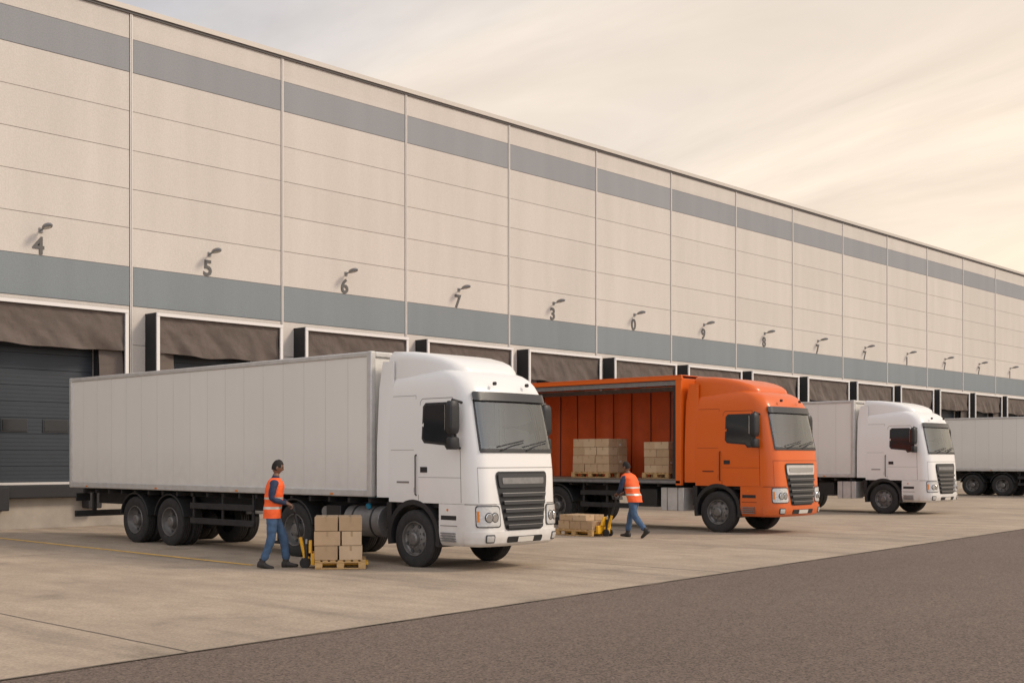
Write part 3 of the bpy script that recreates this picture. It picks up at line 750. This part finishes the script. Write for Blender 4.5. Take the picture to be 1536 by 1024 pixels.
def person(name,loc,rotz,J,grip=None,skin='skin'):
    e=empty(name,loc,rotz)
    V={k:Vector(v) for k,v in J.items() if isinstance(v,tuple)}
    names=['pelvis','spine','chest','neck','headb','shR','elR','wrR','shL','elL','wrL','hipR','knR','anR','hipL','knL','anL']
    V['spine']=V['pelvis'].lerp(V['chest'],.5); V['headb']=V['neck'].lerp(V['head'],.55)
    rad={'pelvis':(.135,.125),'spine':(.125,.12),'chest':(.14,.13),'neck':(.062,.062),'headb':(.052,.052),
         'shR':(.072,.072),'elR':(.055,.055),'wrR':(.034,.034),'shL':(.072,.072),'elL':(.055,.055),'wrL':(.034,.034),
         'hipR':(.105,.105),'knR':(.076,.076),'anR':(.062,.062),'hipL':(.105,.105),'knL':(.076,.076),'anL':(.062,.062)}
    ed=[('pelvis','spine'),('spine','chest'),('chest','neck'),('neck','headb'),('chest','shR'),('shR','elR'),('elR','wrR'),('chest','shL'),('shL','elL'),('elL','wrL'),
        ('pelvis','hipR'),('hipR','knR'),('knR','anR'),('pelvis','hipL'),('hipL','knL'),('knL','anL')]
    me=bpy.data.meshes.new('sk'); me.from_pydata([V[n] for n in names],[(names.index(a),names.index(c)) for a,c in ed],[])
    ob=bpy.data.objects.new('sk_tmp',me); COL.objects.link(ob)
    sm=ob.modifiers.new('s','SKIN')
    for i,n in enumerate(names):
        sv=me.skin_vertices[0].data[i]; sv.radius=rad[n]; sv.use_root=(n=='pelvis')
    sd=ob.modifiers.new('d','SUBSURF'); sd.levels=3; sd.render_levels=3
    bpy.context.view_layer.update()
    bme=bpy.data.meshes.new_from_object(ob.evaluated_get(bpy.context.evaluated_depsgraph_get()))
    bpy.data.objects.remove(ob)
    lab={('neck','headb'):skin}
    for a,c in ed:
        if c[:2] in('hi','kn','an'): lab[(a,c)]='jeans'
        elif (a,c) not in lab: lab[(a,c)]='sleeve'
    slots=['sleeve','jeans',skin]
    bme.materials.clear()
    for s in slots: bme.materials.append(M[s])
    def segd(p,a,c):
        d=c-a; t=max(0,min(1,(p-a).dot(d)/d.length_squared)); return (p-(a+d*t)).length
    for f in bme.polygons:
        p=f.center; best=min(ed,key=lambda q:segd(p,V[q[0]],V[q[1]])-.5*rad[q[1]][0]); k=lab[best]
        if k=='sleeve' and p.z<V['pelvis'].z+.03 and best[0] in('pelvis','spine'): k='jeans'
        if p.z>V['neck'].z+.03 and best[1] in ('neck','headb'): k=skin
        f.material_index=slots.index(k); f.use_smooth=True
    for v in bme.vertices:
        if v.co.z<V['neck'].z: v.co+=v.normal*(.013*noise.noise(Vector((v.co.x*10,v.co.y*10,v.co.z*13)))+.002)
    bo=bpy.data.objects.new('body',bme); COL.objects.link(bo); bo.parent=e
    b=B(); P=V['pelvis']; C=V['chest']; Nk=V['neck']
    def ctr(z):
        if z<C.z: t=(z-P.z)/(C.z-P.z); return P.lerp(C,t)
        t=(z-C.z)/(Nk.z-C.z); return C.lerp(Nk,t)
    tab=[(-.10,.145,.185),(0,.15,.19),(.12,.145,.185),(.25,.15,.195),(.36,.155,.215),(.44,.148,.225),(.48,.135,.215),(.515,.115,.17),(.545,.085,.10),(.56,.075,.078)]
    n=32; zs=[-.10,-.06,-.02,.02,.05,.09,.13,.17,.21,.245,.28,.32,.36,.40,.44,.465,.49,.515,.53,.545,.56]
    rings=[]
    for dz in zs:
        rx,ry=interp(tab,dz); c=ctr(P.z+dz); ring=[]
        for i in range(n):
            t=2*math.pi*i/n; cx,sy=math.cos(t),math.sin(t)
            x=rx*math.copysign(abs(cx)**.85,cx); y=ry*math.copysign(abs(sy)**.85,sy)
            k=1+.10*noise.noise(Vector((x*9,y*9,dz*10)))
            ring.append((c.x+x*k,c.y+y*k,c.z))
        rings.append(ring)
    for j in range(len(rings)-1):
        dz=zs[j]; k='reflect' if (.045<=dz<.085 or .20<=dz<.24) else 'vest'
        b.loft(rings[j:j+2],k,caps=False)
    b.finish('hi_vis_vest',e,angle=60)
    H=V['head']; b=B(); tilt=Matrix.Rotation(J.get('nod',R(8)),4,'Y')
    def hf(v):
        t=v.z/.12
        if t<0: v.x*=1+.18*t; v.y*=1+.30*t
        if v.x<0: v.x*=1.08
        if v.x>.04:
            g=math.exp(-((v.y/.012)**2+((v.z+.018)/.022)**2)); v.x+=.024*g
            v.x+=.006*math.exp(-((v.z-.025)/.012)**2)
            v.x-=.006*math.exp(-(((abs(v.y)-.03)/.014)**2+((v.z-.006)/.01)**2))
            v.x+=.010*math.exp(-((v.z+.10)/.02)**2)
        return v
    b.ball(H,(.088,.074,.120),skin,40,32,tilt,hf)
    for sg in (-1,1):
        b.ball(H+tilt@Vector((-.005,sg*.076,-.012)),(.018,.008,.030),skin,10,8,tilt)
        b.ball(H+tilt@Vector((.079,sg*.030,.006)),(.008,.013,.007),'eye',10,6,tilt)
        b.ball(H+tilt@Vector((.083,sg*.030,.026)),(.006,.018,.004),'hair',8,6,tilt)
    b.ball(H+tilt@Vector((.084,0,-.060)),(.008,.024,.007),'lip',10,6,tilt)
    vs=[];fs=[];n,m=32,20
    for j in range(m+1):
        ph=math.pi*j/m
        for i in range(n):
            t=2*math.pi*i/n; v=Vector((math.sin(ph)*math.cos(t)*.093,math.sin(ph)*math.sin(t)*.080,math.cos(ph)*.128))
            if v.x<0: v.x*=1.08
            v*=1+.03*noise.noise(v*40); vs.append(v)
    for j in range(m):
        for i in range(n):
            i2=(i+1)%n; c=(vs[j*n+i]+vs[(j+1)*n+i2])/2
            lim=.055 if c.x>.045 else (.01 if c.x>.0 else -.055)
            if c.z>lim: fs.append((j*n+i,j*n+i2,(j+1)*n+i2,(j+1)*n+i))
    b.add([H+tilt@v for v in vs],fs,'hair')
    b.finish('head',e,angle=70)
    b=B()
    for s,sg in (('R',-1),('L',1)):
        w=V['wr'+s]; fd=(w-V['el'+s]).normalized()
        if grip is not None: fd=(Vector((grip[0],w.y*.75,grip[2]))-w).normalized()
        side=Vector((0,1,0))
        side=(side-fd*side.dot(fd)).normalized(); nrm=fd.cross(side).normalized()
        if nrm.z>0: nrm=-nrm
        def P3(a,c,d): return w+fd*a+side*c+nrm*d
        rings=[]
        for a,wd,tk in ((-.03,.028,.026),(0,.030,.022),(.03,.040,.019),(.07,.043,.016),(.09,.040,.012)):
            ring=[]
            for i in range(12):
                t=2*math.pi*i/12; ring.append(P3(a,wd*math.cos(t),tk*math.sin(t)))
            rings.append(ring)
        b.loft(rings,skin)
        for i,(c,ln) in enumerate(((-.031,.9),(-.011,1.0),(.010,.95),(.030,.78))):
            b.tube([P3(.075,c,0),P3(.075+.034*ln,c*1.05,.010),P3(.075+.040*ln,c*1.05,.036),P3(.075+.022*ln,c*1.05,.052)],[.0100,.0095,.0088,.0075],skin,8)
            b.ball(P3(.075+.022*ln,c*1.05,.052),(.0075,)*3,skin,8,6)
        tc=-sg*.034
        b.tube([P3(.02,tc,.0),P3(.045,tc*1.5,.018),P3(.068,tc*1.25,.036)],[.013,.011,.009],skin,8); b.ball(P3(.068,tc*1.25,.036),(.009,)*3,skin,8,6)
    b.finish('hands',e,angle=60)
    b=B()
    for s in ('R','L'):
        a=V['an'+s]; pitch=J.get('pitch'+s,0); yawf=Matrix.Rotation(pitch,4,'Y')
        T=Matrix.Translation((a.x,a.y,a.z))@yawf
        def ring(x,w,zt,zb=-.10):
            o=[]
            for i in range(14):
                t=2*math.pi*i/14; zz=(zt+zb)/2+(zt-zb)/2*math.copysign(abs(math.sin(t))**.6,math.sin(t)); o.append(T@Vector((x,w*math.copysign(abs(math.cos(t))**.7,math.cos(t)),zz)))
            return o
        b.loft([ring(-.085,.022,-.03,-.085),ring(-.075,.038,.0),ring(-.04,.045,.03),ring(.02,.046,.02),ring(.07,.048,-.025),ring(.13,.050,-.042),ring(.17,.040,-.05),ring(.19,.018,-.065,-.09)],'boot')
        b.loft([[T@Vector((r*math.cos(2*math.pi*i/14)-.01,r*math.sin(2*math.pi*i/14),z)) for i in range(14)] for r,z in ((.052,-.05),(.052,.02),(.056,.05))],'boot')
    b.finish('boots',e,angle=50)
    return e

rz=R(-40); L1=Vector((12.08,16.55,0)); G1=(.33,0,1.03)
person('dock_worker',L1,rz,dict(pelvis=(0,0,.93),chest=(.03,0,1.30),neck=(.05,0,1.50),head=(.085,0,1.665),nod=R(14),
    shR=(.04,-.205,1.42),elR=(.00,-.27,1.15),wrR=(.23,-.10,1.07),shL=(.04,.205,1.42),elL=(.04,.27,1.15),wrL=(.24,.10,1.07),
    hipR=(0,-.09,.88),knR=(-.01,-.10,.50),anR=(-.15,-.10,.12),pitchR=R(8),hipL=(0,.09,.88),knL=(.17,.09,.51),anL=(.22,.09,.112),pitchL=R(-2)),G1)
j1=empty('pallet_jack',L1,rz); jack(j1,G1,(.64,0,0))
p1=empty('cardboard_box_stack',L1,rz); b=B()
pallet(b,.70,1.52,-.42,.38,.013); boxes(b,.69,1.46,-.40,.34,.158,2,2,3,.235,rnd)
b.finish('boxes_on_pallet',p1,bevel=.006,seg=1)

rz=R(92); L2=Vector((22.35,16.95,0)); G2=(.42,0,.98)
person('dock_worker',L2,rz,dict(pelvis=(-.05,0,.92),chest=(.06,0,1.27),neck=(.12,0,1.46),head=(.17,0,1.62),nod=R(18),
    shR=(.10,-.20,1.38),elR=(.12,-.27,1.12),wrR=(.32,-.10,1.02),shL=(.10,.20,1.38),elL=(.14,.27,1.12),wrL=(.33,.10,1.02),
    hipR=(-.05,-.09,.87),knR=(.12,-.09,.50),anR=(.20,-.09,.112),pitchR=R(-4),hipL=(-.05,.09,.87),knL=(-.12,.09,.50),anL=(-.42,.09,.19),pitchL=R(35)),G2)
j2=empty('pallet_jack',L2,rz); jack(j2,G2,(.80,0,0))
p2=empty('cardboard_box_stack',L2,rz); b=B()
pallet(b,.86,1.94,-.40,.40,.013); boxes(b,.88,1.90,-.36,.36,.158,3,2,1,.20,rnd); boxes(b,1.06,1.86,-.36,.36,.358,2,2,1,.14,rnd)
b.finish('boxes_on_pallet',p2,bevel=.006,seg=1)
zf=1.225*1.06+.002
for (y0,y1,rows,h,nx) in ((20.25,21.55,4,.225,3),(18.3,19.15,4,.20,2)):
    e=empty('cardboard_box_stack',(25.55,y0,zf),R(90)); b=B()
    pallet(b,0,y1-y0,-1.0,-.1,0); boxes(b,.02,y1-y0-.02,-.96,-.14,.145,nx,2,rows,h,rnd)
    b.finish('boxes_on_pallet',e,bevel=.006,seg=1)

# ------------------------------------------------------------------ light, sky, camera
EL=R(38); AZ=R(142)
sd=Vector((math.cos(EL)*math.sin(AZ),math.cos(EL)*math.cos(AZ),math.sin(EL)))
su=bpy.data.lights.new('sun','SUN'); su.energy=2.0; su.angle=R(12); su.color=(1,.85,.68)
so=bpy.data.objects.new('sun',su); COL.objects.link(so); so.rotation_euler=sd.to_track_quat('Z','Y').to_euler(); so.location=(0,0,30)
w=bpy.data.worlds.new('World'); scn.world=w; w.use_nodes=True; nt=w.node_tree; N=nt.nodes; L=nt.links
bg=N['Background']; bg.inputs['Strength'].default_value=.12
sky=N.new('ShaderNodeTexSky'); sky.sky_type='NISHITA'; sky.sun_disc=False; sky.sun_elevation=EL; sky.sun_rotation=AZ; sky.dust_density=3
tc=N.new('ShaderNodeTexCoord'); sp=N.new('ShaderNodeSeparateXYZ'); L.new(tc.outputs['Generated'],sp.inputs[0])
def math_(op,a,b_=None,c=None):
    x=N.new('ShaderNodeMath'); x.operation=op
    for i,s in enumerate((a,b_,c)):
        if s is None: continue
        if isinstance(s,(int,float)): x.inputs[i].default_value=s
        else: L.new(s,x.inputs[i])
    return x.outputs[0]
zc=math_('MAXIMUM',sp.outputs['Z'],.0); zd=math_('ADD',zc,.18)
cx=math_('DIVIDE',sp.outputs['X'],zd); cy=math_('DIVIDE',sp.outputs['Y'],zd)
cb=N.new('ShaderNodeCombineXYZ'); L.new(cx,cb.inputs[0]); L.new(cy,cb.inputs[1])
def nz(scale,det,st,rough=.55,dist=.4):
    mp=N.new('ShaderNodeMapping'); mp.inputs['Scale'].default_value=st; mp.inputs['Rotation'].default_value=(0,0,R(-35)); L.new(cb.outputs[0],mp.inputs[0])
    n=N.new('ShaderNodeTexNoise'); n.inputs['Scale'].default_value=scale; n.inputs['Detail'].default_value=det; n.inputs['Roughness'].default_value=rough; n.inputs['Distortion'].default_value=dist
    L.new(mp.outputs[0],n.inputs['Vector']); return n.outputs['Fac']
def ramp(src,stops):
    r=N.new('ShaderNodeValToRGB'); L.new(src,r.inputs[0]); el=r.color_ramp.elements
    while len(el)<len(stops): el.new(.5)
    for e_,(p,c) in zip(el,stops): e_.position=p; e_.color=(*c,1)
    return r.outputs[0]
base=math_('MULTIPLY_ADD',sp.outputs['X'],.75,0.0)
base=math_('MULTIPLY_ADD',zc,-.75,base)
n1=nz(.9,5,(1,.45,1)); base=math_('MULTIPLY_ADD',n1,.55,base)
s=9.0
cA=ramp(base,[(.10,(.62*s,.61*s,.64*s)),(.38,(.69*s,.66*s,.66*s)),(.60,(.92*s,.81*s,.70*s)),(.92,(1.08*s,.88*s,.67*s))])
n2=nz(1.6,6,(1,.30,1),.6,.8)
sh=N.new('ShaderNodeMapRange'); sh.inputs['From Min'].default_value=.40; sh.inputs['From Max'].default_value=.68; sh.inputs['To Min'].default_value=1.06; sh.inputs['To Max'].default_value=.80; L.new(n2,sh.inputs['Value'])
bk=math_('MULTIPLY_ADD',sp.outputs['Y'],-.85,0.0); bk=math_('MULTIPLY_ADD',sp.outputs['X'],-.45,bk); bk=math_('MAXIMUM',bk,0.0)  # added brightening of the unseen sky behind the camera, lifts shaded trailer sides
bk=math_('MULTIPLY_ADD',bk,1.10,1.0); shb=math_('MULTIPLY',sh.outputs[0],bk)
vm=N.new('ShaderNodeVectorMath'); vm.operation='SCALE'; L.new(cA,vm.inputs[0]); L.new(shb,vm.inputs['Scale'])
mx=N.new('ShaderNodeMix'); mx.data_type='RGBA'; mx.inputs['Factor'].default_value=.90; L.new(sky.outputs[0],mx.inputs['A']); L.new(vm.outputs[0],mx.inputs['B'])
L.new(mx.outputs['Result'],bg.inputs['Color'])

cd=bpy.data.cameras.new('camera'); cam=bpy.data.objects.new('camera',cd); COL.objects.link(cam); scn.camera=cam
cam.location=(0,0,1.8); cam.rotation_euler=(R(90),0,R(-47.2)); cd.sensor_width=36; cd.lens=43.0; cd.shift_y=.1146; cd.clip_end=5000
scn.view_settings.view_transform='Standard'; scn.view_settings.look='None'; scn.view_settings.exposure=0
